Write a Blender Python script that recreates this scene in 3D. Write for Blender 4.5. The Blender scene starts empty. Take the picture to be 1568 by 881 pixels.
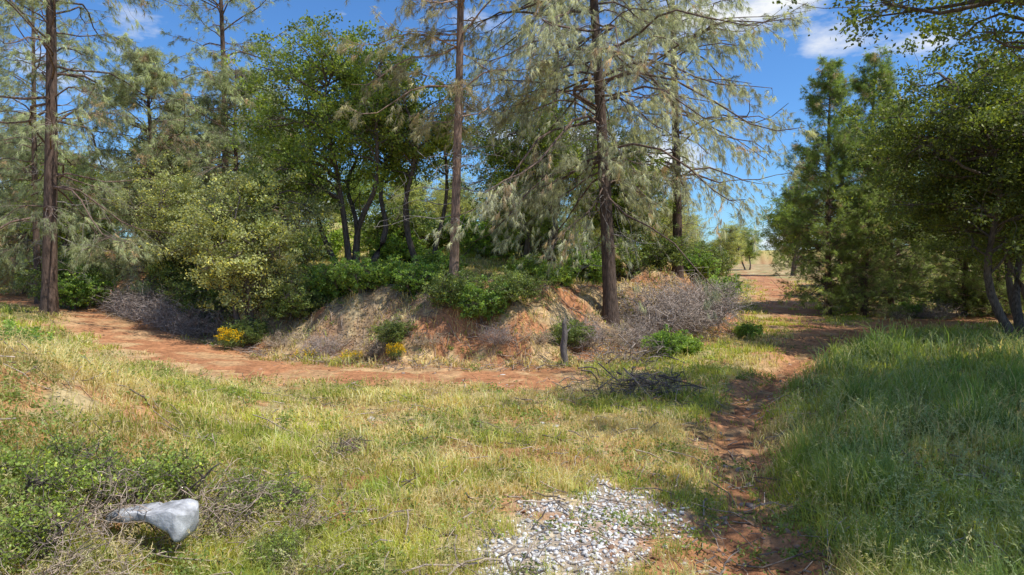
import bpy, math, numpy as np
from mathutils import Vector
rng=np.random.default_rng(7)
S_=bpy.context.scene
S_.view_settings.view_transform='Standard'; S_.view_settings.look='None'; S_.view_settings.exposure=0
# ---------------------------------------------------------------- helpers
def sm(a,b,x):
    t=np.clip((np.asarray(x,float)-a)/(b-a),0,1); return t*t*(3-2*t)
_tab=np.random.default_rng(3).random((256,256))
def vn(x,y,f,s=0):
    x=np.asarray(x,float)*f+s*17.3; y=np.asarray(y,float)*f+s*31.7
    xi=np.floor(x).astype(int); yi=np.floor(y).astype(int); fx=x-xi; fy=y-yi
    fx=fx*fx*(3-2*fx); fy=fy*fy*(3-2*fy)
    a=_tab[xi%256,yi%256];b=_tab[(xi+1)%256,yi%256];c=_tab[xi%256,(yi+1)%256];d=_tab[(xi+1)%256,(yi+1)%256]
    return (a*(1-fx)+b*fx)*(1-fy)+(c*(1-fx)+d*fx)*fy
def fbm(x,y,f,s=0): return (vn(x,y,f,s)*.5+vn(x,y,f*2.1,s+1)*.3+vn(x,y,f*4.3,s+2)*.2)
def pdist(x,y,P):
    x=np.asarray(x,float); y=np.asarray(y,float); d=np.full(x.shape,1e9)
    for (ax,ay),(bx,by) in zip(P[:-1],P[1:]):
        vx,vy=bx-ax,by-ay; t=np.clip(((x-ax)*vx+(y-ay)*vy)/(vx*vx+vy*vy),0,1)
        d=np.minimum(d,np.hypot(x-ax-t*vx,y-ay-t*vy))
    return d
FOOT=[(-90,100),(-25,36.5),(-15.6,28),(-8.5,22),(-3.3,19.3),(0.8,19.2),(4.5,22.6),(7,25.5),(9.5,29),(12,36),(16,50),(20,70),(26,120),(40,400)]
FXs=np.array([p[0] for p in FOOT],float); FYs=np.array([p[1] for p in FOOT],float)
ROAD=[(0.6,17.2),(-1.5,17.3),(-4.4,17.6),(-7,18.7),(-9.6,20.4),(-15,25.1),(-20,30.3),(-34,42)]
TRAIL=[(2.0,4.0),(2.3,6.5),(2.9,8.5),(3.5,10.5),(4.3,13),(6.4,17),(9.4,22),(14,28.5),(20,33.5),(34,38)]
TRACK=[(12.5,27),(14.5,34),(17.5,44),(21.5,56),(27,75),(32,100)]
TX=np.array([p[0] for p in TRAIL]); TY=np.array([p[1] for p in TRAIL])
def sdf(x,y):
    d=pdist(x,y,FOOT); s=np.where(np.asarray(y)>np.interp(x,FXs,FYs),1,-1); return d*s
def hraw(x,y):
    x=np.asarray(x,float); y=np.asarray(y,float)
    s=sdf(x,y)+ (vn(x,y,.5,9)-.5)*1.0
    h=(2.0+.5*sm(3,7,x))*sm(0,3.2,s)+0.14*np.clip(s-3,0,30)+.02*np.clip(s-33,0,200)
    h=h+1.15*sm(-5,-19,x)*sm(12,24,y)*(s<99)
    h=h+1.95*sm(-2.2,-8.2,x)*(1-sm(8.5,15.5,y))
    tx=np.interp(y,TY,TX)
    h=h+0.30*sm(.3,3,x-tx)*(1-sm(18,27,y))
    h=h+1.3*sm(34,62,y)*sm(10,16,x)
    h=h+(vn(x,y,.09,4)-.5)*.25+(vn(x,y,.8,5)-.5)*.10+(vn(x,y,2.6,6)-.5)*.05
    t=pdist(x,y,TRAIL); h=h-.14*(1-sm(.2,.8,t))*(1-sm(20,30,y))+(vn(x,y,4.5,15)-.5)*.10*(1-sm(.4,.9,t))
    h=h+(vn(x,y,2.2,12)-.5)*.35*sm(0,1.2,s)*(1-sm(4,7,s))+(vn(x,y,.9,13)-.5)*.7*sm(0,1.5,s)*(1-sm(3,6,s))
    return h
NG=700; A=6.0; EXT=600.; YC=9.0; KK=EXT/math.sinh(A)
u=np.linspace(-1,1,NG); g=KK*np.sinh(A*u)
GX,GY=np.meshgrid(g,g+YC,indexing='ij')
GH=hraw(GX.ravel(),GY.ravel()).reshape(NG,NG)
def H(x,y):
    a=(np.arcsinh(np.asarray(x,float)/KK)/A+1)/2*(NG-1); b=(np.arcsinh((np.asarray(y,float)-YC)/KK)/A+1)/2*(NG-1)
    a=np.clip(a,0,NG-1.001); b=np.clip(b,0,NG-1.001); i=a.astype(int); j=b.astype(int)
    fx=(np.asarray(x)-g[i])/(g[i+1]-g[i]); fy=(np.asarray(y)-YC-g[j])/(g[j+1]-g[j])
    return (GH[i,j]*(1-fx)+GH[i+1,j]*fx)*(1-fy)+(GH[i,j+1]*(1-fx)+GH[i+1,j+1]*fx)*fy
class MB:
    def __init__(s): s.v=[];s.c=[];s.l=[];s.n=[];s.m=[];s.k=0
    def add(s,v,f,col,mat=0):
        v=np.asarray(v,float).reshape(-1,3); f=np.asarray(f,int); col=np.broadcast_to(np.asarray(col,float),(len(v),3))
        s.v.append(v); s.c.append(col); s.l.append((f+s.k).ravel()); s.n.append(np.full(len(f),f.shape[1])); s.m.append(np.full(len(f),mat)); s.k+=len(v)
    def mesh(s,name,mats,smooth=False):
        me=bpy.data.meshes.new(name); v=np.concatenate(s.v); l=np.concatenate(s.l); n=np.concatenate(s.n); m=np.concatenate(s.m); c=np.concatenate(s.c)
        me.vertices.add(len(v)); me.vertices.foreach_set('co',v.astype(np.float32).ravel())
        me.loops.add(len(l)); me.loops.foreach_set('vertex_index',l.astype(np.int32))
        me.polygons.add(len(n)); me.polygons.foreach_set('loop_start',(np.cumsum(n)-n).astype(np.int32))
        me.polygons.foreach_set('material_index',m.astype(np.int32))
        if smooth: me.polygons.foreach_set('use_smooth',np.ones(len(n),bool))
        for x in mats: me.materials.append(x)
        me.update(calc_edges=True)
        at=me.attributes.new('Col','FLOAT_COLOR','POINT'); at.data.foreach_set('color',np.concatenate([c,np.ones((len(c),1))],1).astype(np.float32).ravel())
        return me
def obj(name,me,loc=(0,0,0),rot=0,sc=1,parent=None):
    o=bpy.data.objects.new(name,me); S_.collection.objects.link(o); o.location=loc; o.rotation_euler=(0,0,rot)
    o.scale=(sc,)*3 if np.isscalar(sc) else sc
    if parent: o.parent=parent
    return o
def nrm(v): return v/(np.linalg.norm(v,axis=-1,keepdims=True)+1e-9)
def tubes(mb,P,R,sides,col,mat=0):
    P=np.asarray(P,float); N,K,_=P.shape; R=np.broadcast_to(R,(N,K))
    T=nrm(np.gradient(P,axis=1)); ref=np.where(np.abs(T[...,2:3])>.9,np.array([1.,0,0]),np.array([0,0,1.]))
    U=nrm(np.cross(T,ref)); V=np.cross(T,U); a=np.arange(sides)/sides*2*np.pi
    ring=P[:,:,None,:]+R[:,:,None,None]*(np.cos(a)[None,None,:,None]*U[:,:,None,:]+np.sin(a)[None,None,:,None]*V[:,:,None,:])
    idx=np.arange(N*K*sides).reshape(N,K,sides); nx=np.roll(idx,-1,axis=2)
    F=np.stack([idx[:,:-1],nx[:,:-1],nx[:,1:],idx[:,1:]],-1).reshape(-1,4)
    col=np.asarray(col,float)
    if col.ndim==2: col=np.repeat(col,K*sides,axis=0)
    mb.add(ring,F,col,mat)
def leaves(mb,C,L,W,col,mat=1,nb=None,r=rng,up=.5):
    N=len(C); n=r.normal(size=(N,3)); 
    if nb is not None: n=n+nb
    n[:,2]+=up; n=nrm(n); t=nrm(np.cross(n,r.normal(size=(N,3)))); b=np.cross(n,t)
    L=np.broadcast_to(L,(N,))[:,None]; W=np.broadcast_to(W,(N,))[:,None]
    v=np.stack([C-t*L/2,C+b*W/2+t*L*.08,C+t*L/2,C-b*W/2+t*L*.08],1); idx=np.arange(4*N).reshape(N,4)
    mb.add(v,idx,np.repeat(col,4,axis=0) if np.ndim(col)==2 else col,mat)
def needles(mb,B,D,L,w,col,mat=1,r=rng):
    N=len(B); p=nrm(np.cross(D,r.normal(size=(N,3)))); L=np.broadcast_to(L,(N,))[:,None]
    tip=B+D*L; tip[:,2]-=L[:,0]*.25
    v=np.stack([B-p*w*.9,tip,B+p*w*.9],1); mb.add(v,np.arange(3*N).reshape(N,3),np.repeat(col,3,axis=0),mat)
# ---------------------------------------------------------------- materials
def mat(name):
    m=bpy.data.materials.new(name); m.use_nodes=True; nt=m.node_tree; return m,nt,nt.nodes['Principled BSDF'],nt.nodes['Material Output']
def leafmat(name,tr=.35,rough=.5,spec=.4):
    m,nt,p,o=mat(name); a=nt.nodes.new('ShaderNodeAttribute'); a.attribute_name='Col'
    nt.links.new(a.outputs['Color'],p.inputs['Base Color']); p.inputs['Roughness'].default_value=rough; p.inputs['Specular IOR Level'].default_value=spec
    t=nt.nodes.new('ShaderNodeBsdfTranslucent'); g=nt.nodes.new('ShaderNodeMix'); g.data_type='RGBA'; g.blend_type='MULTIPLY'; g.inputs['Factor'].default_value=1
    nt.links.new(a.outputs['Color'],g.inputs[6]); g.inputs[7].default_value=(1.5,1.5,.7,1); nt.links.new(g.outputs[2],t.inputs['Color'])
    x=nt.nodes.new('ShaderNodeMixShader'); x.inputs[0].default_value=tr
    nt.links.new(p.outputs[0],x.inputs[1]); nt.links.new(t.outputs[0],x.inputs[2]); nt.links.new(x.outputs[0],o.inputs['Surface']); return m
def solidmat(name,scale=8,amount=.5,bump=.3,rough=.9,stretch=(1,1,1),dist=.02,hi=1.5,lo=.5):
    m,nt,p,o=mat(name); a=nt.nodes.new('ShaderNodeAttribute'); a.attribute_name='Col'
    tc=nt.nodes.new('ShaderNodeTexCoord'); mp=nt.nodes.new('ShaderNodeMapping'); mp.inputs['Scale'].default_value=stretch
    nt.links.new(tc.outputs['Object'],mp.inputs[0]); n=nt.nodes.new('ShaderNodeTexNoise'); n.inputs['Scale'].default_value=scale; n.inputs['Detail'].default_value=8; n.inputs['Roughness'].default_value=.65
    nt.links.new(mp.outputs[0],n.inputs['Vector']); r=nt.nodes.new('ShaderNodeMapRange'); r.inputs[1].default_value=.3; r.inputs[2].default_value=.7; r.inputs[3].default_value=lo; r.inputs[4].default_value=hi
    nt.links.new(n.outputs[0],r.inputs[0]); v=nt.nodes.new('ShaderNodeVectorMath'); v.operation='SCALE'
    nt.links.new(a.outputs['Color'],v.inputs[0]); nt.links.new(r.outputs[0],v.inputs['Scale']); nt.links.new(v.outputs[0],p.inputs['Base Color'])
    b=nt.nodes.new('ShaderNodeBump'); b.inputs['Strength'].default_value=bump; b.inputs['Distance'].default_value=dist; nt.links.new(n.outputs[0],b.inputs['Height']); nt.links.new(b.outputs[0],p.inputs['Normal'])
    p.inputs['Roughness'].default_value=rough; p.inputs['Specular IOR Level'].default_value=.2; return m
M_leaf=leafmat('oak_leaf',.42); M_needle=leafmat('pine_needle',.32,.5,.35); M_grass=leafmat('grass_blade',.42,.6,.2)
M_bark=solidmat('bark',7,bump=1,stretch=(2.5,2.5,.5),dist=.05,hi=1.9,lo=.35); M_twig=solidmat('twig',20,bump=.2)
M_rock=solidmat('stone',9,bump=.8,hi=1.3,lo=.5); M_ground=solidmat('earth',9,bump=1,hi=1.45,lo=.5,dist=.06); M_dirt=solidmat('red_dirt',7,bump=1,hi=1.4,lo=.5,dist=.08)
# ---------------------------------------------------------------- colour zones
RED=np.array([.46,.21,.10]); STRAW=np.array([.64,.49,.26]); OLIVE=np.array([.30,.28,.09]); LITTER=np.array([.33,.21,.13])
def mix(a,b,t): t=np.asarray(t)[:,None]; return a*(1-t)+b*t
GRAV=[(1.35,8.2),(.75,7.5),(.2,6.6),(-.1,5.8)]
def masks(x,y):
    n=fbm(x,y,.9,20)-.5; n2=fbm(x,y,2.5,30)-.5
    rd=1-sm(1.2,2.2,pdist(x,y,ROAD)+n*1.9+n2*.8); tr=1-sm(.18,.6+.025*y,pdist(x,y,TRAIL)*(1-.55*sm(13,25,y))+n*.9+n2*.5)
    tk=(1-sm(.9,2.2,pdist(x,y,TRACK)+n*2))*sm(28,38,y)
    s=sdf(x,y); bank=sm(-1.2,.4,s+n*2)*(1-sm(4,6.5,s+n*3))
    grav=1-sm(.2,.85,pdist(x,y,GRAV)+n*1.5+n2*1.1)
    bare=1-sm(.3,1.2,np.hypot((x-2.0)/1.1,(y-6.4)/1.7)+n*1.9+n2*.6)
    return rd,tr,tk,bank,s,grav,bare
def groundcol(x,y):
    rd,tr,tk,bank,s,grav,bare=masks(x,y); n=fbm(x,y,.6,40); n3=fbm(x,y,3,44)
    c=mix(np.tile(OLIVE*.8,(len(x),1)),STRAW*.8,sm(.35,.6,n)); c=mix(c,RED*.95,sm(.53,.63,fbm(x,y,1.3,47))*.75)
    lush=sm(.2,1.5,x-np.interp(y,TY,TX))*(1-sm(22,34,y)); c=mix(c,np.array([.20,.16,.07]),lush*.8)
    c=mix(c,LITTER,bank*.75); c=mix(c,RED*.95,bank*sm(.42,.52,fbm(x,y,.45,50)))
    c=mix(c,STRAW,bank*sm(.50,.6,fbm(x,y,1.1,53))*.7); c=mix(c,RED*1.05,np.exp(-((x-9.9)**2+(y-31)**2)/5))
    hill=sm(5,9,s); c=mix(c,np.array([.42,.38,.12]),hill*.7)
    d=np.clip(rd+tr+tk+bare,0,1); c=mix(c,RED,d*(.75+.25*n3)); c=mix(c,STRAW*1.05,rd*sm(.48,.6,fbm(x,y,.8,61))*.45)
    c=mix(c,np.array([.46,.40,.34])*(.6+.8*n3)[:,None],grav*.6)
    return c*(.75+.5*vn(x,y,5,70))[:,None]
mb=MB(); idx=np.arange(NG*NG).reshape(NG,NG)
F=np.stack([idx[:-1,:-1],idx[1:,:-1],idx[1:,1:],idx[:-1,1:]],-1).reshape(-1,4)
mb.add(np.stack([GX,GY,GH],-1),F,groundcol(GX.ravel(),GY.ravel()))
obj('ground',mb.mesh('ground',[M_ground],True))
def pathsheet(name,P,half,lift,dk=1.):
    P=np.array(P,float); seg=np.hypot(*np.diff(P,axis=0).T); L=np.concatenate([[0],np.cumsum(seg)]); n=int(L[-1]/.12)
    t=np.linspace(0,L[-1],n); cx=np.interp(t,L,P[:,0]); cy=np.interp(t,L,P[:,1]); k=np.ones(15)/15
    cx=np.convolve(np.pad(cx,7,'edge'),k,'valid'); cy=np.convolve(np.pad(cy,7,'edge'),k,'valid')
    dx,dy=np.gradient(cx),np.gradient(cy); q=np.hypot(dx,dy)+1e-9; nx,ny=-dy/q,dx/q; m=13; w=np.linspace(-1,1,m)
    end=np.clip(np.minimum(t,L[-1]-t)/1.8,.05,1)**.5
    hl=half*end*(.5+.9*vn(t,t*0,1.0,80)+.6*(vn(t,t*0,5,82)-.5)); hr=half*end*(.5+.9*vn(t,t*0,1.1,84)+.6*(vn(t,t*0,6,86)-.5))
    off=np.where(w[None]<0,hl[:,None],hr[:,None])*w[None]; X=cx[:,None]+nx[:,None]*off; Y=cy[:,None]+ny[:,None]*off
    Z=H(X.ravel(),Y.ravel()).reshape(X.shape)+lift-.03*np.abs(w)[None]**6
    i=np.arange(n*m).reshape(n,m); F=np.stack([i[:-1,:-1],i[1:,:-1],i[1:,1:],i[:-1,1:]],-1).reshape(-1,4)
    x,y=X.ravel(),Y.ravel(); c=mix(np.tile(RED,(len(x),1)),STRAW*.9,sm(.5,.65,fbm(x,y,1.2,90))*.4)*(.65+.7*fbm(x,y,2.5,91))[:,None]*dk
    b=MB(); b.add(np.stack([X,Y,Z],-1),F,c); obj(name,b.mesh(name,[M_dirt],True))
pathsheet('dirt_road',ROAD,1.25,.012); pathsheet('dirt_trail',TRAIL,.24,.012,.8); pathsheet('dirt_track',TRACK,1.1,.02)
# ---------------------------------------------------------------- grass
def blades(mb,x,y,z,h,w,bend,col,r=rng,az=None):
    N=len(x); a=r.random(N)*2*np.pi if az is None else az; bx,by=np.cos(a)*bend*h,np.sin(a)*bend*h
    pa=r.random(N)*np.pi*2; px,py=np.cos(pa)*w/2,np.sin(pa)*w/2
    def P(f,b,s): return np.stack([x+bx*b+px*s,y+by*b+py*s,z+h*f],1)
    v=np.stack([P(-.05,0,1),P(-.05,0,-1),P(.55,.3,.8),P(.55,.3,-.8),P(1-.3*np.minimum(bend,1),1,0)],1)
    i=np.arange(N)[:,None]*5
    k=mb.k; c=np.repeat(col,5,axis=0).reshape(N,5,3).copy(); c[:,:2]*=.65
    mb.add(v,i+np.array([[0,1,3,2]]),c.reshape(-1,3)); f=(i+np.array([[2,3,4]])+k)
    mb.l.append(f.ravel()); mb.n.append(np.full(N,3)); mb.m.append(np.zeros(N,int))
def scatter(n,d0,d1,wide=.95,p=0,r=rng):
    q=r.random(n); d=np.exp(np.log(d0)+q*(np.log(d1)-np.log(d0))); x=(r.random(n)*2-1)*wide*d; return x,d
G1=np.array([.58,.56,.13]);G2=np.array([.32,.41,.09]);G3=np.array([.19,.29,.09]);ST=np.array([.82,.66,.36])
gm=MB()
x,y=scatter(85000,3.3,60,.88)
rd,tr,tk,bank,s,grav,bare=masks(x,y)
lush=sm(.2,1.3,x-np.interp(y,TY,TX)-.1)*(1-sm(22,32,y))
keep=rng.random(len(x))>np.clip(rd*1.0+tr*.96+tk*.85+bank*.6+grav*.9+bare*.65,0,1)
keep&=rng.random(len(x))<(.02+2.2*(fbm(x,y,1.1,101)-.25)+.05*lush)
x,y,bank,s,lush=x[keep],y[keep],bank[keep],s[keep],lush[keep]
left=sm(-1.5,-6,x)*(1-sm(15,20,y)); n1=fbm(x,y,.5,110); n2=fbm(x,y,1.6,112); n3=vn(x,y,3.3,115)
cl=np.clip((fbm(x,y,1.3,118)-.40)*3.2,0,1)
hh=.05+.24*n2*n3+.05*n2+lush*(.0+.58*cl*(.25+1.0*n3)); hh=np.where(bank>.4,.2,hh); hh*=(.45+1.1*rng.random(len(x)))
dry=np.clip(.38+1.9*(n1-.5)*2+.25*left-.18*lush+.5*bank+.3*sm(14,18,y)*(x<4)*(x>-3),.05,.95); dry=dry*(1-.7*cl*lush)
NB=9
bx=np.repeat(x,NB)+rng.normal(size=len(x)*NB)*.05*(1+np.repeat(y,NB)*.05); by=np.repeat(y,NB)+rng.normal(size=len(x)*NB)*.05*(1+np.repeat(y,NB)*.05)
h_=np.repeat(hh,NB)*(.5+.8*rng.random(len(bx))); w_=np.maximum(.005,.0013*by)*(.7+.6*rng.random(len(bx)))
isd=rng.random(len(bx))<np.repeat(dry,NB); t=rng.random(len(bx)); lu=np.repeat(lush*cl,NB)
col=mix(mix(np.tile(G1,(len(bx),1)),G2,np.clip(t*.6+np.repeat(n3,NB)*.7-.2,0,1)),G3,np.clip(lu*(.8+.3*t),0,1)); col[isd]=ST*(.65+.5*t[isd,None]); col*=(.5+1.*np.repeat(n2,NB))[:,None]
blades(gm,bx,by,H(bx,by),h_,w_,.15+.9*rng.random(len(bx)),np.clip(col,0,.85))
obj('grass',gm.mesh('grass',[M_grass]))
# tall seed stalks
sm_=MB(); x,y=scatter(16000,3.6,26,.88); rd,tr,tk,bank,s,grav,bare=masks(x,y)
lush=sm(.2,1.3,x-np.interp(y,TY,TX)-.1)*(1-sm(22,32,y)); keep=rng.random(len(x))<(.35*sm(.4,.6,fbm(x,y,.7,140))+.08+.8*lush*sm(.38,.6,fbm(x,y,.9,144)))*(1-np.clip(rd+tr+grav+bare*.7+bank*.5,0,1)); x,y,lush=x[keep],y[keep],lush[keep]
N=len(x); h=.22+.22*rng.random(N)+.6*lush*rng.random(N)**1.5; a=rng.random(N)*6.28; bd=.1+.45*rng.random(N)
c=mix(np.tile(ST*.95,(N,1)),np.array([.34,.44,.24]),np.clip(lush*.5+.5*rng.random(N),0,1)); z=H(x,y)
T=np.linspace(0,1,5); P=np.stack([x[:,None]+np.cos(a)[:,None]*bd[:,None]*h[:,None]*T**2.2,y[:,None]+np.sin(a)[:,None]*bd[:,None]*h[:,None]*T**2.2,z[:,None]+h[:,None]*(T-.12*T**3)],-1)
tubes(sm_,P,np.maximum(.0018,.00032*y)[:,None]*np.linspace(1.3,.5,5)[None],3,c)
k=11; base=P[:,3:4]+(P[:,4:5]-P[:,3:4])*(rng.random((N,k,1))*1.5-.4); base=base.reshape(-1,3)+rng.normal(size=(N*k,3))*.01
D=nrm(np.repeat(P[:,4]-P[:,3],k,axis=0)+rng.normal(size=(N*k,3))*.05); needles(sm_,base,D,.04+.001*np.repeat(y,k),.005,np.repeat(c*1.1,k,axis=0),0)
k=3; b0=np.repeat(P[:,1],k,axis=0)+(np.repeat(P[:,3]-P[:,1],k,axis=0))*rng.random((N*k,1)); D=nrm(rng.normal(size=(N*k,3))*np.array([1,1,.3])+np.array([0,0,.6])); needles(sm_,b0,D,.12,.004,np.repeat(c,k,axis=0),0)
obj('wild_oat_stalks',sm_.mesh('wild_oat_stalks',[M_grass]))
# broad-leaved weeds
wm=MB(); x,y=scatter(8000,3.6,24,.88); rd,tr,tk,bank,s,grav,bare=masks(x,y); k=(rng.random(len(x))<(1-np.clip(rd+tr*.6+grav*.7,0,1))*(.12+1.2*sm(.47,.6,fbm(x,y,.8,150)))); x,y=x[k],y[k]; N=len(x); q=26
sz=.05+.12*rng.random(N); C=np.stack([np.repeat(x,q),np.repeat(y,q),np.repeat(H(x,y)+sz*.6,q)],1)+rng.normal(size=(N*q,3))*np.repeat(sz,q)[:,None]*np.array([.7,.7,.5]); C[:,2]=np.maximum(C[:,2],H(C[:,0],C[:,1])+.01)
tn=np.repeat(.6+.8*rng.random(N),q)[:,None]*(.7+.6*rng.random((N*q,1))); leaves(wm,C,.04+.001*C[:,1],.018+.0007*C[:,1],np.array([.23,.30,.075])*tn,0,None,rng,.8); obj('weeds',wm.mesh('weeds',[M_leaf]))
# ---------------------------------------------------------------- trees
def curve(A_,B_,K,wob,r,arch=0):
    N=len(A_); t=np.linspace(0,1,K)[None,:,None]; P=A_[:,None]*(1-t)+B_[:,None]*t; L=np.linalg.norm(B_-A_,axis=1)[:,None,None]
    f=np.sin(np.pi*t); P=P+f*L*wob*r.normal(size=(N,1,3))+np.sin(2*np.pi*t)*L*wob*.6*r.normal(size=(N,1,3)); P[...,2]+=(f*L*arch)[...,0]; return P
def oak(seed,Ht,R,base,ncl,nlf,cs,ls,col,stems=3,tr=.16,spread=.5,barkc=(.13,.105,.09),lobes=6,flat=1.):
    r=np.random.default_rng(seed); m=MB(); bc=np.array(barkc)
    a=np.arange(stems)/stems*6.28+r.random(stems); B0=np.stack([np.cos(a)*tr*1.3,np.sin(a)*tr*1.3,a*0-.3],1); 
    rr=R*spread*(.4+.6*r.random(stems)); B1=np.stack([np.cos(a)*rr,np.sin(a)*rr,base+(Ht-base)*(.55+.25*r.random(stems))],1)
    St=curve(B0,B1,14,.06,r); St+=np.sin(np.linspace(0,9,14))[None,:,None]*r.normal(size=(stems,1,3))*tr*.6*np.linspace(0,1,14)[None,:,None]
    tubes(m,St,np.linspace(1,.25,14)[None]*tr*(.75+.4*r.random((stems,1)))*(1+.5*np.exp(-np.linspace(0,12,14)))[None],8,bc)
    d=nrm(r.normal(size=(ncl,3))); ld=nrm(r.normal(size=(lobes,3))+np.array([0,0,.3])); lob=.68+.44*np.max(np.clip(d@ld.T,0,1)**4,axis=1)
    rad=(r.random(ncl)**.42)*lob; C=d*rad[:,None]*np.array([R,R,(Ht-base)/2*flat]); C[:,2]+=(Ht+base)/2
    C[:,2]=np.maximum(C[:,2],base*.9+.1*r.random(ncl))
    SP=St.reshape(-1,3); dd=np.linalg.norm(C[:,None]-SP[None],axis=2)+np.where(SP[None,:,2]>C[:,None,2]-.3,3,0)+np.where(SP[None,:,2]<base*.5,4,0); j=dd.argmin(1)
    Br=curve(SP[j],C,7,.08,r,.06); L=np.linalg.norm(C-SP[j],axis=1)
    tubes(m,Br,(np.linspace(1,.2,7)[None]*(.02+.016*L)[:,None]*min(1,tr/.12)),5,bc)
    k=7; e=np.repeat(Br[:,5],k,axis=0); q=np.repeat(C,k,axis=0)+r.normal(size=(ncl*k,3))*cs*.78
    tubes(m,curve(e,q,4,.08,r),np.array([[.012,.009,.007,.004]])*min(1,cs/.4),3,bc*1.3)
    w=np.exp(r.normal(size=ncl)*.35); cnt=(nlf*w).astype(int); ci=np.repeat(np.arange(ncl),cnt); N=len(ci)
    sub=q.reshape(ncl,k,3)[ci,r.integers(0,k,N)]; P=sub*.85+C[ci]*.15+r.normal(size=(N,3))*cs*np.array([.25,.25,.16])
    P[:,2]=np.maximum(P[:,2],.03)
    cc=(.6+.8*r.random(ncl))[ci][:,None]*(.7+.6*r.random((N,1))); ye=r.random((N,1))<.14
    colr=np.array(col)*cc; colr=np.where(ye,colr*np.array([1.8,1.55,.9]),colr)
    leaves(m,P,ls*(.7+.6*r.random(N)),ls*.6*(.7+.6*r.random(N)),colr,1,None,r,.6)
    return m.mesh('oak%d'%seed,[M_bark,M_leaf])
def pine(seed,Ht,nb,z0,Lb,tr,col,droop=.35,nn=22,nl=.2,dens=1.,nsub=9,cone=False,dead=12,barkc=(.11,.075,.058),wn=.006,bend=.3,upt=.25,clump=.45,flat=.0):
    r=np.random.default_rng(seed); m=MB(); K=16; t=np.linspace(0,1,K)
    sx=bend*np.sin(t*3+r.random()*3)*t+t*bend*r.normal(); sy=bend*np.sin(t*2.5+r.random()*3)*t
    Tk=np.stack([sx,sy,t*Ht-.3*(1-t)],1)[None]; tubes(m,Tk,((1-t)**.8*tr+.02+.35*tr*np.exp(-t*40))[None],12,np.array(barkc))
    def at(z): return np.stack([np.interp(z,Tk[0,:,2],Tk[0,:,0]),np.interp(z,Tk[0,:,2],Tk[0,:,1]),z],1)
    def branches(n,z,L,el,dr,up):
        a=r.random(n)*6.28; s=np.linspace(0,1,8)[None]; dx,dy=np.cos(a)[:,None],np.sin(a)[:,None]; B=at(z)
        c=r.normal(size=(n,1))*.25; w=r.normal(size=(n,1))*.06
        hx=L[:,None]*s; off=L[:,None]*(c*s*s+w*np.sin(s*7)); zz=L[:,None]*(el[:,None]*s-dr*s**1.8+up*s**4)+L[:,None]*.04*np.sin(s*9+a[:,None]*3)
        return np.stack([B[:,0:1]+dx*hx-dy*off,B[:,1:2]+dy*hx+dx*off,B[:,2:3]+zz],-1)
    if dead:
        z=Ht*(z0*.45+r.random(dead)*.45); P=branches(dead,z,.6+1.8*r.random(dead),.1*r.normal(size=dead),.15,0.); tubes(m,P,np.linspace(.018,.005,8)[None],4,np.array([.30,.27,.25]))
        k=6; ti=r.integers(2,8,(dead,k)); b=P[np.arange(dead)[:,None],ti].reshape(-1,3); e=b+r.normal(size=b.shape)*.35; tubes(m,curve(b,e,4,.1,r),.005,3,np.array([.38,.34,.32]))
    f=np.sort(r.random(nb)); z=Ht*(z0+(.985-z0)*f)
    L=(Lb*(1-f)**.75+.35)*(.7+.5*r.random(nb)) if cone else Lb*(.35+.65*np.sin(np.pi*np.clip(f*.75+.25+flat*(.5-f)*.3,0,1)))*(.4+.85*r.random(nb))
    el=.15+.6*f+.28*r.normal(size=nb); P=branches(nb,z,L,el,droop,upt)
    tubes(m,P,(np.linspace(1,.2,8)[None]*(.008+.008*L)[:,None]),5,np.array(barkc)*1.5)
    si=np.repeat(np.arange(nb),nsub); ts=.22+.78*r.random(len(si)); k=ts*7; ki=np.minimum(k.astype(int),6); fr=(k-ki)[:,None]
    b=P[si,ki]*(1-fr)+P[si,ki+1]*fr; T=nrm(P[si,ki+1]-P[si,ki]); side=nrm(np.cross(T,np.array([0,0,1.])))*np.where(r.random(len(si))<.5,-1,1)[:,None]
    Ls=(L[si]*.42*(1.15-ts)+.25)*(.6+.6*r.random(len(si))); D=nrm(T*.8+side*(.9*r.random((len(si),1)))+r.normal(size=T.shape)*.25)
    e=b+D*Ls[:,None]; e[:,2]-=Ls*droop*.9; Q=curve(b,e,5,.05,r,.08); tubes(m,Q,np.array([[.010,.008,.006,.004,.003]]),3,np.array([.26,.21,.18]))
    nt=int(5*dens); ti=np.repeat(np.arange(len(si)),nt); tt=.3+.7*r.random(len(ti)); k=tt*4; ki=np.minimum(k.astype(int),3); fr=(k-ki)[:,None]
    tp=Q[ti,ki]*(1-fr)+Q[ti,ki+1]*fr; td=nrm(Q[ti,ki+1]-Q[ti,ki]+r.normal(size=tp.shape)*.12)
    tw=.05+.25*r.random(len(ti)); te=tp+nrm(td+r.normal(size=tp.shape)*.5)*tw[:,None]; tubes(m,np.stack([tp,te],1),.0035,3,np.array([.26,.21,.17]))
    tone=(.5+1.*r.random(len(si)))[ti]*(.75+.5*r.random(len(ti))); brown=(r.random(len(si))<.08)[ti]
    ni=np.repeat(np.arange(len(ti)),nn); D=nrm(td[ni]*.7+r.normal(size=(len(ni),3))*clump+np.array([0,0,.08 if cone else -.3]))
    bs=te[ni]-td[ni]*(.14*r.random((len(ni),1))); c=np.array(col)*tone[ni][:,None]*(.75+.5*r.random((len(ni),1))); c=np.where(brown[ni][:,None],np.array([.55,.42,.27])*tone[ni][:,None],c)
    needles(m,bs,D,nl*(.7+.5*r.random(len(ni))),wn,np.clip(c,0,.85),1,r)
    return m.mesh('pine%d'%seed,[M_bark,M_needle])
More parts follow.
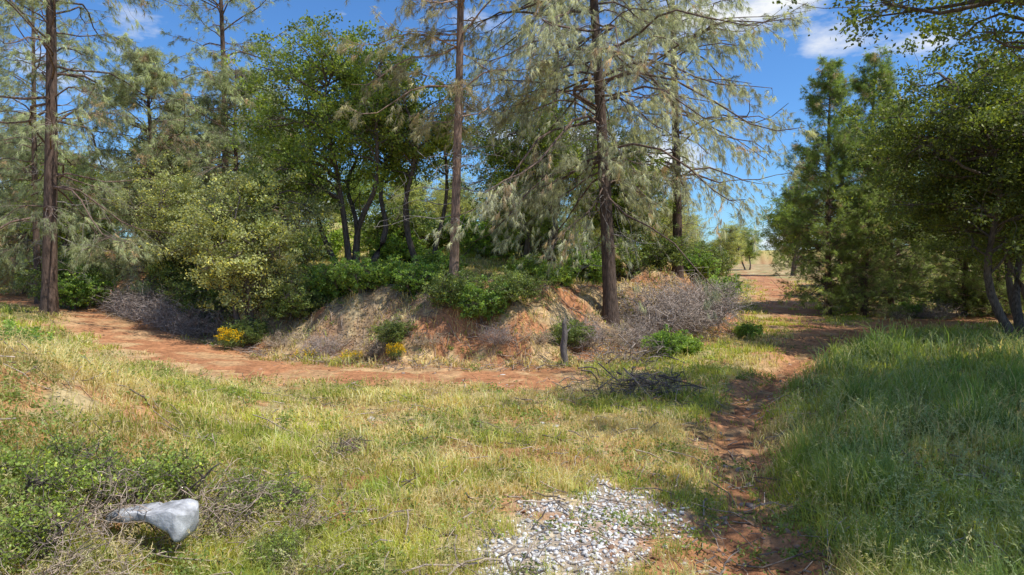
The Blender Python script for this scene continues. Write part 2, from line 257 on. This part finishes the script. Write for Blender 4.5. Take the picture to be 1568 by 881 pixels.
def put(name,me,x,y,rot=0,sc=1,dz=0,parent=None): return obj(name,me,(x,y,float(H(np.array([x]),np.array([y]))[0])+dz-.05),rot,sc,parent)
GP=(.57,.58,.40); GPd=(.40,.44,.25); OD=(.23,.30,.065); OL=(.40,.43,.19); OM=(.32,.38,.09)
put('pine_tree',pine(11,21,80,.16,4.6,.24,GPd,droop=.55,dens=1.4,nn=20,clump=.4),-17,25)
pH=pine(12,21,85,.26,3.0,.14,(.48,.44,.26),droop=.4,dens=1.2,nn=18,dead=36,barkc=(.22,.15,.11),flat=1); put('pine_tree',pH,-1.9,22)
pI=pine(13,20,150,.23,5.3,.24,GP,droop=.8,dens=1.4,nn=22,nsub=11,dead=30,barkc=(.10,.07,.055),flat=1.5,clump=.38); put('pine_tree',pI,3.5,24)
pJ=pine(14,19,115,.22,4.8,.22,GP,droop=.6,dens=1.4,nn=22,nsub=10,dead=20,flat=1.5,clump=.4); put('pine_tree',pJ,7.6,31.3); put('pine_tree',pJ,2.0,35,2.2,.95)
sparse=pine(15,19,75,.25,3.6,.17,GPd,droop=.3,dens=1.2,nn=18,dead=25); put('pine_tree',sparse,-14.3,34); put('pine_tree',sparse,-21.5,31,4,.85)
dense=pine(16,10.5,120,.08,3.8,.16,GPd,droop=.5,dens=1.4,nn=22,dead=6); put('pine_tree',dense,-15.6,29.5); put('pine_tree',dense,-12.5,31.5,2,.85)
pon=[pine(17,13.5,190,.05,2.6,.17,(.28,.36,.09),droop=.12,dens=1.4,nn=22,nsub=8,cone=True,dead=0,nl=.19,upt=.3),pine(18,12.5,170,.05,3.1,.17,(.33,.40,.13),droop=.15,dens=1.4,nn=22,nsub=8,cone=True,dead=0,nl=.19,upt=.3)]
for x_,y_,i,ro,sc in [(17.6,38,0,0,1.02),(20.2,39,0,2,1.07),(22.8,41,1,1,.95),(18.9,36.5,1,4,.55),(24.2,36.5,1,5,.8)]: put('ponderosa_pine_tree',pon[i],x_,y_,ro,sc)
o_small=oak(21,6.2,3.0,.5,130,320,.6,.095,OL,stems=4,tr=.1)
put('live_oak_tree',o_small,-9.3,24); put('live_oak_tree',o_small,-12.8,27.5,2,.85)
o_big=oak(22,10.6,4.3,2.8,170,330,.70,.12,OD,stems=5,tr=.15,lobes=8,spread=.7); put('live_oak_tree',o_big,-6.4,27.5)
o_mid=oak(23,8.4,2.8,3.0,60,250,.6,.11,OM,stems=3,tr=.12,spread=.7); put('live_oak_tree',o_mid,-3.6,28.3)
o_drk=oak(24,8.5,2.8,1.0,115,320,.66,.11,OD,stems=3,tr=.15); put('live_oak_tree',o_drk,1.0,29.5); put('live_oak_tree',o_drk,4.8,31,2.,.85)
o_right=oak(25,10.3,5.2,2.6,270,420,.78,.12,(.14,.18,.045),stems=4,tr=.2,lobes=8,spread=.6); put('live_oak_tree',o_right,17.6,23)
put('live_oak_tree',o_right,23,30,2.1,1.0)
put('live_oak_tree',oak(26,13,6.9,6.4,240,370,.8,.11,(.17,.22,.06),stems=3,tr=.24,lobes=8,spread=.6),13.2,11.2)
put('live_oak_tree',oak(27,9.5,3.2,5.4,70,300,.6,.10,(.17,.22,.06),stems=3,tr=.16),9.3,5.6)
fr=bpy.data.objects.new('distant_woods',None); S_.collection.objects.link(fr)
r2=np.random.default_rng(5)
kinds=[(o_small,1.2),(o_drk,1.0),(dense,.9),(pon[1],.8),(o_mid,1.0)]
def row(xs,ys,ks,s0=1.):
    for a,b in zip(xs,ys):
        i=ks[r2.integers(len(ks))]; me,s=kinds[i]; put('tree',me,a,b,r2.random()*6.28,s*s0*(.8+.4*r2.random()),0,fr)
row(np.linspace(-40,-19,9)+r2.normal(size=9),32+r2.random(9)*8,[0,1,2,2]); row(np.linspace(-50,-14,11)+r2.normal(size=11),45+r2.random(11)*8,[0,2,2,1],.9)
row(np.linspace(-14,8,9)+r2.normal(size=9),48+r2.random(9)*8,[0,0,1,4],.6)
row([-12],[36],[1,1],.95)
row(np.linspace(25,62,15)+r2.normal(size=15),43+r2.random(15)*10,[1,3,3,1,2]); row(np.linspace(17,22,3),[72,80,84],[0,0],.8); row(np.linspace(32,90,14),66+r2.random(14)*20,[1,3],1.3)
row(np.linspace(8,14,4),54+r2.random(4)*6,[0,2],.65); row(np.linspace(-80,100,24),105+r2.random(24)*30,[1,0],1.3)
row([25,29,31],[35,33.5,28],[1,3,1],.8)
# ---------------------------------------------------------------- shrubs
def shrub(seed,R,Ht,ncl,nlf,ls,col,cs=.22): return oak(seed,Ht,R,.08,ncl,nlf,cs,ls,col,stems=6,tr=.03,spread=.8,lobes=5)
sh1=shrub(31,1.1,1.3,80,130,.085,(.22,.34,.08)); sh2=shrub(32,1.0,.9,60,130,.08,(.31,.43,.10)); sh3=shrub(33,1.3,1.6,90,150,.08,(.20,.26,.085),.28)
for x_,y_,me,sc in [(-.9,21.0,sh1,1.),(.1,21.1,sh3,.7),(-1.8,21.3,sh3,.7),(-3.2,22.9,sh1,.8),(-4.4,23.8,sh2,1.1),(-5.3,23.3,sh1,.9),(-6.4,24.4,sh1,1.),(-7.6,23.8,sh3,.8),(-8.9,23.0,sh3,.6),(-3.6,20.7,sh3,.45),(1.6,24.5,sh2,.9),(4.9,21.6,sh1,.65),(5.7,22.4,sh2,.75),(9.3,26.6,sh2,.7),(-12.6,17.0,sh1,.8),(-13.8,18.2,sh2,1.),(-17.5,27.5,sh1,1.1),(-11.6,25.8,sh3,1.0),(-2.6,26,sh2,1.2),(.6,26.5,sh2,1.),(9.0,33.5,sh1,1.1),(11.5,38,sh1,1.3),(13.2,47,sh3,1.4),(24.5,37,sh3,1.3),(21,36,sh1,.7),(27,37,sh3,1.1),(3.,27.5,sh1,1.2),(-5,31,sh2,1.5),(-1,33,sh2,1.6),(-18.5,28.9,sh3,1.2),(-21,33,sh3,1.5),(-13.4,27.8,sh3,1.2),(11.5,44,sh3,1.5),(4.2,29,sh3,1.3),(6.5,30,sh3,1.),(-3.4,36,sh2,1.7),(2,38,sh3,1.6),(-7,38,sh2,1.8),(1.7,20.9,sh3,.55),(-5.4,34,sh3,1.7),(-9.5,34,sh2,1.9),(.5,34.5,sh3,1.5)]:
    put('green_shrub',me,x_,y_,r2.random()*6,sc*(.9+.2*r2.random()))
def deadshrub(seed,R,Ht,n,col,th=1.):
    r=np.random.default_rng(seed); m=MB(); a=r.random(n)*6.28; q=r.random(n)**.5
    A0=np.stack([np.cos(a)*q*R*.4,np.sin(a)*q*R*.4,a*0-.05],1); B0=np.stack([np.cos(a)*q*R,np.sin(a)*q*R,Ht*(.25+.75*r.random(n))*np.sqrt(1.05-q*q*.7)],1)
    P=curve(A0,B0,7,.14,r,.1); tubes(m,P,th*np.linspace(.012,.004,7)[None],3,np.array(col)*(.4+1.0*r.random((n,1))))
    k=7; ti=r.integers(2,7,(n,k)); b=P[np.arange(n)[:,None],ti].reshape(-1,3); e=b+r.normal(size=b.shape)*np.array([.24,.24,.18])*Ht
    tubes(m,curve(b,e,4,.15,r),th*np.array([[.006,.005,.004,.003]]),3,np.array(col)*(.5+1.2*r.random((n*k,1))))
    return m.mesh('dead%d'%seed,[M_twig])
d1=deadshrub(41,1.3,1.3,130,(.40,.33,.29)); d2=deadshrub(42,1.1,.8,70,(.42,.33,.24))
for x_,y_,me,sc in [(-12.4,25.4,d1,1.2),(-11.2,24.5,d1,1.),(-13.8,26.4,d1,1.2),(-15.2,27.6,d1,1.1),(-7.6,22.6,d2,.8),(-6.0,21.6,d1,.6),(-4.0,20.8,d2,.7),(-2.6,20.4,d2,.6),(-.4,20.3,d1,.5),(5.2,25.0,d1,1.4),(6.4,26.2,d1,1.6),(7.4,27.6,d1,1.6),(8.2,29.0,d1,1.2),(2.1,21.4,d1,.8),(.7,20.3,d2,.6),(20,35.6,d2,1.1),(22.,35.6,d1,.9),(3.2,22.4,d2,.8),(4.1,23.3,d1,.8)]:
    put('dead_shrub',me,x_,y_,r2.random()*6,(sc,sc,sc*.85))
fs=shrub(34,.9,.5,80,75,.036,(.29,.37,.09),.15); fd=deadshrub(43,.95,.5,80,(.36,.28,.22),.7)
for x_,y_,sc in [(-3.9,7.3,1.05),(-2.9,7.7,.85),(-4.6,6.5,1.),(-4.2,5.5,.9),(-2.3,6.6,.5)]:
    put('low_shrub',fs,x_,y_,r2.random()*6,sc); put('dead_brush',fd,x_+.35,y_-.25,r2.random()*6,sc)
def flowers(seed,R,Ht,n):
    r=np.random.default_rng(seed); m=MB(); a=r.random(n)*6.28; q=r.random(n)**.6; A0=np.stack([np.cos(a)*.1,np.sin(a)*.1,a*0],1); B=np.stack([np.cos(a)*q*R,np.sin(a)*q*R,Ht*(.5+.5*r.random(n))*np.sqrt(1.1-q*q*.6)],1)
    tubes(m,curve(A0,B,4,.08,r),.004,3,np.array([.12,.15,.05])); c=np.repeat(B,9,axis=0)+r.normal(size=(n*9,3))*.035
    leaves(m,c,.05,.04,np.array([.9,.62,.02])*(.7+.4*r.random((n*9,1))),1,None,r,1.); c=np.repeat(B*.7,14,axis=0)+r.normal(size=(n*14,3))*.08; leaves(m,c,.05,.02,np.array([.22,.3,.08])*(.6+.8*r.random((n*14,1))),1,None,r)
    return m.mesh('flower%d'%seed,[M_twig,M_leaf])
f1=flowers(51,.45,.8,80); put('yellow_flower_shrub',f1,-9.2,22.1); put('yellow_flower_shrub',f1,-3.4,19.9,1,.7); put('yellow_flower_shrub',flowers(52,.4,.4,18),-4.9,20.7,1); put('yellow_flower_shrub',flowers(53,.4,.4,14),-6.4,21.2,1)
# ---------------------------------------------------------------- rocks
def icos(seed,sub=2):
    import bmesh
    bm=bmesh.new(); bmesh.ops.create_icosphere(bm,subdivisions=sub,radius=1); bm.verts.ensure_lookup_table(); V=np.array([v.co[:] for v in bm.verts]); F=np.array([[v.index for v in f.verts] for f in bm.faces]); bm.free()
    r=np.random.default_rng(seed); pl=nrm(r.normal(size=(12,3)))
    for p in pl: d=V@p; k=.45+.25*r.random(); V=V-np.clip(d-k,0,None)[:,None]*p
    return V,F
T_=[icos(i,2 if i<3 else 1) for i in range(5)]
def rocks(mb,x,y,size,col,sink=.2,tall=.55,tmax=5):
    N=len(x); ti=rng.integers(0,tmax,N)
    for k in range(5):
        s=np.where(ti==k)[0]; 
        if not len(s): continue
        V,F=T_[k]; n=len(s); q=nrm(rng.normal(size=(n,4))); w,a,b,c=q.T
        Rm=np.stack([1-2*(b*b+c*c),2*(a*b-c*w),2*(a*c+b*w),2*(a*b+c*w),1-2*(a*a+c*c),2*(b*c-a*w),2*(a*c-b*w),2*(b*c+a*w),1-2*(a*a+b*b)],1).reshape(n,3,3)
        P=np.einsum('nij,vj->nvi',Rm,V*np.array([1.2,.85,.7]))*size[s][:,None,None]*np.array([1,1,tall]); P+=np.stack([x[s],y[s],H(x[s],y[s])+size[s]*sink],1)[:,None]
        mb.add(P,(F[None]+np.arange(n)[:,None,None]*len(V)).reshape(-1,3),np.repeat(col[s],len(V),axis=0))
m=MB(); N=17000; x=.5+(rng.random(N)*2-1)*2.0; y=7.1+(rng.random(N)*2-1)*2.4; gv=masks(x,y)[5]; k=rng.random(N)<gv**1.3*.8+.012; x,y=x[k],y[k]
lv=rng.random(len(x))**.6; rocks(m,x,y,.010+.038*rng.random(len(x))**3,mix(np.tile(np.array([.45,.42,.40]),(len(x),1)),np.array([.84,.82,.80]),lv),.3,.65)
obj('gravel_patch',m.mesh('gravel_patch',[M_rock]))
m=MB(); x,y=scatter(20000,4,28); rd,tr,tk,bank,s,grav,bare=masks(x,y); k=rng.random(len(x))<np.clip(tr*.9+rd*.35+bare*.8+bank*.12,.01,1); x,y=x[k],y[k]
c=mix(np.tile(RED*.8,(len(x),1)),np.array([.46,.40,.35]),rng.random(len(x))**2); rocks(m,x,y,(.008+.05*rng.random(len(x))**5)*(1+.02*y),c*(.5+.7*rng.random((len(x),1)))); obj('pebbles',m.mesh('pebbles',[M_rock]))
def rockset(name,pts):
    for x_,y_,sz,cc in pts:
        b=MB(); n=3; rocks(b,x_+rng.normal(size=n)*sz*.9,y_+rng.normal(size=n)*sz*.9,sz*(.35+.5*rng.random(n)),np.tile(np.array(cc),(n,1)),.1,.5,3); obj(name,b.mesh(name,[M_rock]))
wh=(.70,.66,.62); gy=(.30,.24,.21)
rockset('rock',[(-3.1,12.1,.14,wh),(-2.55,12.2,.12,wh),(.55,12.,.18,wh),(1.45,10.3,.2,gy),(2.0,9.9,.15,gy),(4.4,9.6,.16,(.4,.33,.28)),(3.0,8.7,.13,gy),(3.35,9.6,.15,gy),(3.5,10.3,.13,gy),(-.3,17.8,.1,wh)])
def boulder():
    m=MB(); n=40; k=36; s=np.linspace(0,1,n); X=np.zeros((n,k,3)); a=np.arange(k)/k*2*np.pi+.02
    for i,t in enumerate(s):
        wy=.10+.09*t**.8; e=min(1,(1-t)*14+.02)**.5*min(1,t*14+.05)**.5; ca,sa=np.cos(a),np.sin(a); pw=.3
        up=np.where(sa>0,.03+.01*t,.05+.20*sm(.55,1,t))
        X[i,:,0]=-.44+.88*t; X[i,:,1]=np.sign(ca)*abs(ca)**pw*wy*e-.03*t; X[i,:,2]=np.sign(sa)*abs(sa)**pw*up*e+.12*t**.8+.008*np.sin(t*9)-.07*max(0,t-.84)/.16
    P=X.reshape(-1,3); nz=fbm(P[:,0]*3+P[:,2]*2,P[:,1]*3+P[:,2],2.2,7)-.5; rz=np.abs(fbm(P[:,0]*1.2,P[:,1]*7+P[:,2]*7,2.,17)-.5); P[:,2]+=nz*.04-rz*.07; P[:,1]+=nz*.04
    i=np.arange(n*k).reshape(n,k); j=np.roll(i,-1,1); F=np.stack([i[:-1],j[:-1],j[1:],i[1:]],-1).reshape(-1,4); c=np.tile(np.array([.46,.46,.47]),(n*k,1))*(.35+1.3*fbm(P[:,0]*2,P[:,1]*8+P[:,2]*6,2,5))[:,None]; m.add(P,F,c)
    m.l.append(i[-1]);m.n.append(np.array([k]));m.m.append(np.array([0])); return m.mesh('boulder',[M_rock],True)
put('boulder',boulder(),-3.4,6.35,-.12,(1.,1,1),.36)
m=MB(); P=np.array([[[0,0,-.2],[.02,0,.2],[-.02,.01,.6],[.03,0,.95],[0,.02,1.3]]]); tubes(m,P,np.array([[.13,.11,.10,.085,.06]]),9,np.array([.14,.12,.11])); tubes(m,np.array([[[0,0,.8],[.08,0,1.],[.2,.05,1.12]]]),np.array([[.05,.035,.01]]),6,np.array([.16,.14,.13]))
tubes(m,np.array([[[0,0,1.25],[.03,0,1.35],[.05,.02,1.45]]]),np.array([[.06,.04,.008]]),6,np.array([.16,.14,.12])); put('tree_stump',m.mesh('tree_stump',[M_bark]),1.5,19.6)
def pile(seed,R,n,Ls,col):
    r=np.random.default_rng(seed); m=MB(); a=r.random(n)*6.28; c=np.stack([r.normal(size=n)*R*.5,r.normal(size=n)*R*.3,.08+.45*r.random(n)**1.5],1); d=np.stack([np.cos(a),np.sin(a)*.6,r.normal(size=n)*.35],1)*(Ls*(.3+.7*r.random(n)))[:,None]
    P=curve(c-d/2,c+d/2,6,.12,r); tubes(m,P,np.linspace(.018,.006,6)[None]*(.4+r.random((n,1))),4,np.array(col)*(.4+.9*r.random((n,1))))
    k=5; b=P[np.arange(n)[:,None],r.integers(1,6,(n,k))].reshape(-1,3); tubes(m,curve(b,b+r.normal(size=b.shape)*.19,3,.1,r),.005,3,np.array(col)*.8); return m.mesh('pile',[M_twig])
pl=pile(61,1.3,90,1.1,(.28,.22,.18)); put('brush_pile',pl,2.9,15.2); put('brush_pile',pl,-2.5,10.2,1,.4); put('brush_pile',pile(62,1.5,60,1.4,(.32,.26,.22)),3.4,20.2,.5)
m=MB(); N=5000; x=rng.random(N)*34-18; fy=np.interp(x,FXs,FYs); y=fy+rng.random(N)**1.2*7-.6
x2,y2=scatter(1500,4,17,.85); x=np.concatenate([x,x2]); y=np.concatenate([y,y2]); N=len(x); a=rng.random(N)*6.28; L=.15+.6*rng.random(N)**2; dx,dy=np.cos(a)*L/2,np.sin(a)*L/2
A_=np.stack([x-dx,y-dy,H(x-dx,y-dy)+.03],1); B_=np.stack([x+dx,y+dy,H(x+dx,y+dy)+.03+.15*rng.random(N)],1); tubes(m,curve(A_,B_,4,.06,rng),.004+.008*rng.random((N,1)),3,np.array([.44,.35,.28])*(.3+.9*rng.random((N,1))))
obj('fallen_sticks',m.mesh('fallen_sticks',[M_twig]))
m=MB(); N=40000; x=rng.random(N)*36-19; fy=np.interp(x,FXs,FYs); y=fy+rng.random(N)*7-1; k=fbm(x,y,.8,160)>.44+.15*rng.random(N); x,y=x[k],y[k]; C=np.stack([x,y,H(x,y)+.02],1); c=np.array([.48,.34,.21])*(.4+1.*rng.random((len(x),1))); leaves(m,C,.09,.05,c,0,None,rng,2.5); obj('leaf_litter',m.mesh('leaf_litter',[M_leaf]))
# ---------------------------------------------------------------- light, sky, camera
sd=nrm(np.array([.90,-.42,0.])); el=math.radians(58); sv=Vector((sd[0]*math.cos(el),sd[1]*math.cos(el),math.sin(el)))
L=bpy.data.lights.new('sun','SUN'); L.energy=5; L.angle=math.radians(.5); L.color=(1,.96,.87); lo=bpy.data.objects.new('sun',L); S_.collection.objects.link(lo); lo.rotation_euler=sv.to_track_quat('Z','Y').to_euler()
w=bpy.data.worlds.new('World'); S_.world=w; w.use_nodes=True; nt=w.node_tree; bg=nt.nodes['Background']; sk=nt.nodes.new('ShaderNodeTexSky'); sk.sky_type='NISHITA'; sk.sun_disc=False; sk.sun_elevation=el; sk.sun_rotation=math.atan2(sd[0],sd[1]); sk.altitude=300; sk.ozone_density=3; sk.dust_density=.3
tc=nt.nodes.new('ShaderNodeTexCoord'); mp=nt.nodes.new('ShaderNodeMapping'); mp.inputs['Scale'].default_value=(1,1,2.6); mp.inputs['Location'].default_value=(.35,0,.2); nt.links.new(tc.outputs['Generated'],mp.inputs[0])
n=nt.nodes.new('ShaderNodeTexNoise'); n.inputs['Scale'].default_value=3.2; n.inputs['Detail'].default_value=9; n.inputs['Roughness'].default_value=.58; nt.links.new(mp.outputs[0],n.inputs['Vector'])
mr=nt.nodes.new('ShaderNodeMapRange'); mr.inputs[1].default_value=.54; mr.inputs[2].default_value=.66; nt.links.new(n.outputs[0],mr.inputs[0])
tn=nt.nodes.new('ShaderNodeMix'); tn.data_type='RGBA'; tn.blend_type='MULTIPLY'; tn.inputs['Factor'].default_value=1; nt.links.new(sk.outputs[0],tn.inputs[6]); tn.inputs[7].default_value=(.62,.98,1.35,1)
mx=nt.nodes.new('ShaderNodeMix'); mx.data_type='RGBA'; nt.links.new(mr.outputs[0],mx.inputs['Factor']); nt.links.new(tn.outputs[2],mx.inputs[6]); mx.inputs[7].default_value=(7.6,7.8,8,1); nt.links.new(mx.outputs[2],bg.inputs[0]); bg.inputs[1].default_value=.125
cam=bpy.data.cameras.new('camera'); cam.lens=24; cam.sensor_width=36; cam.clip_end=3000; co=bpy.data.objects.new('camera',cam); S_.collection.objects.link(co); co.location=(0,0,3.0); co.rotation_euler=(math.radians(90-2.2),0,0); S_.camera=co
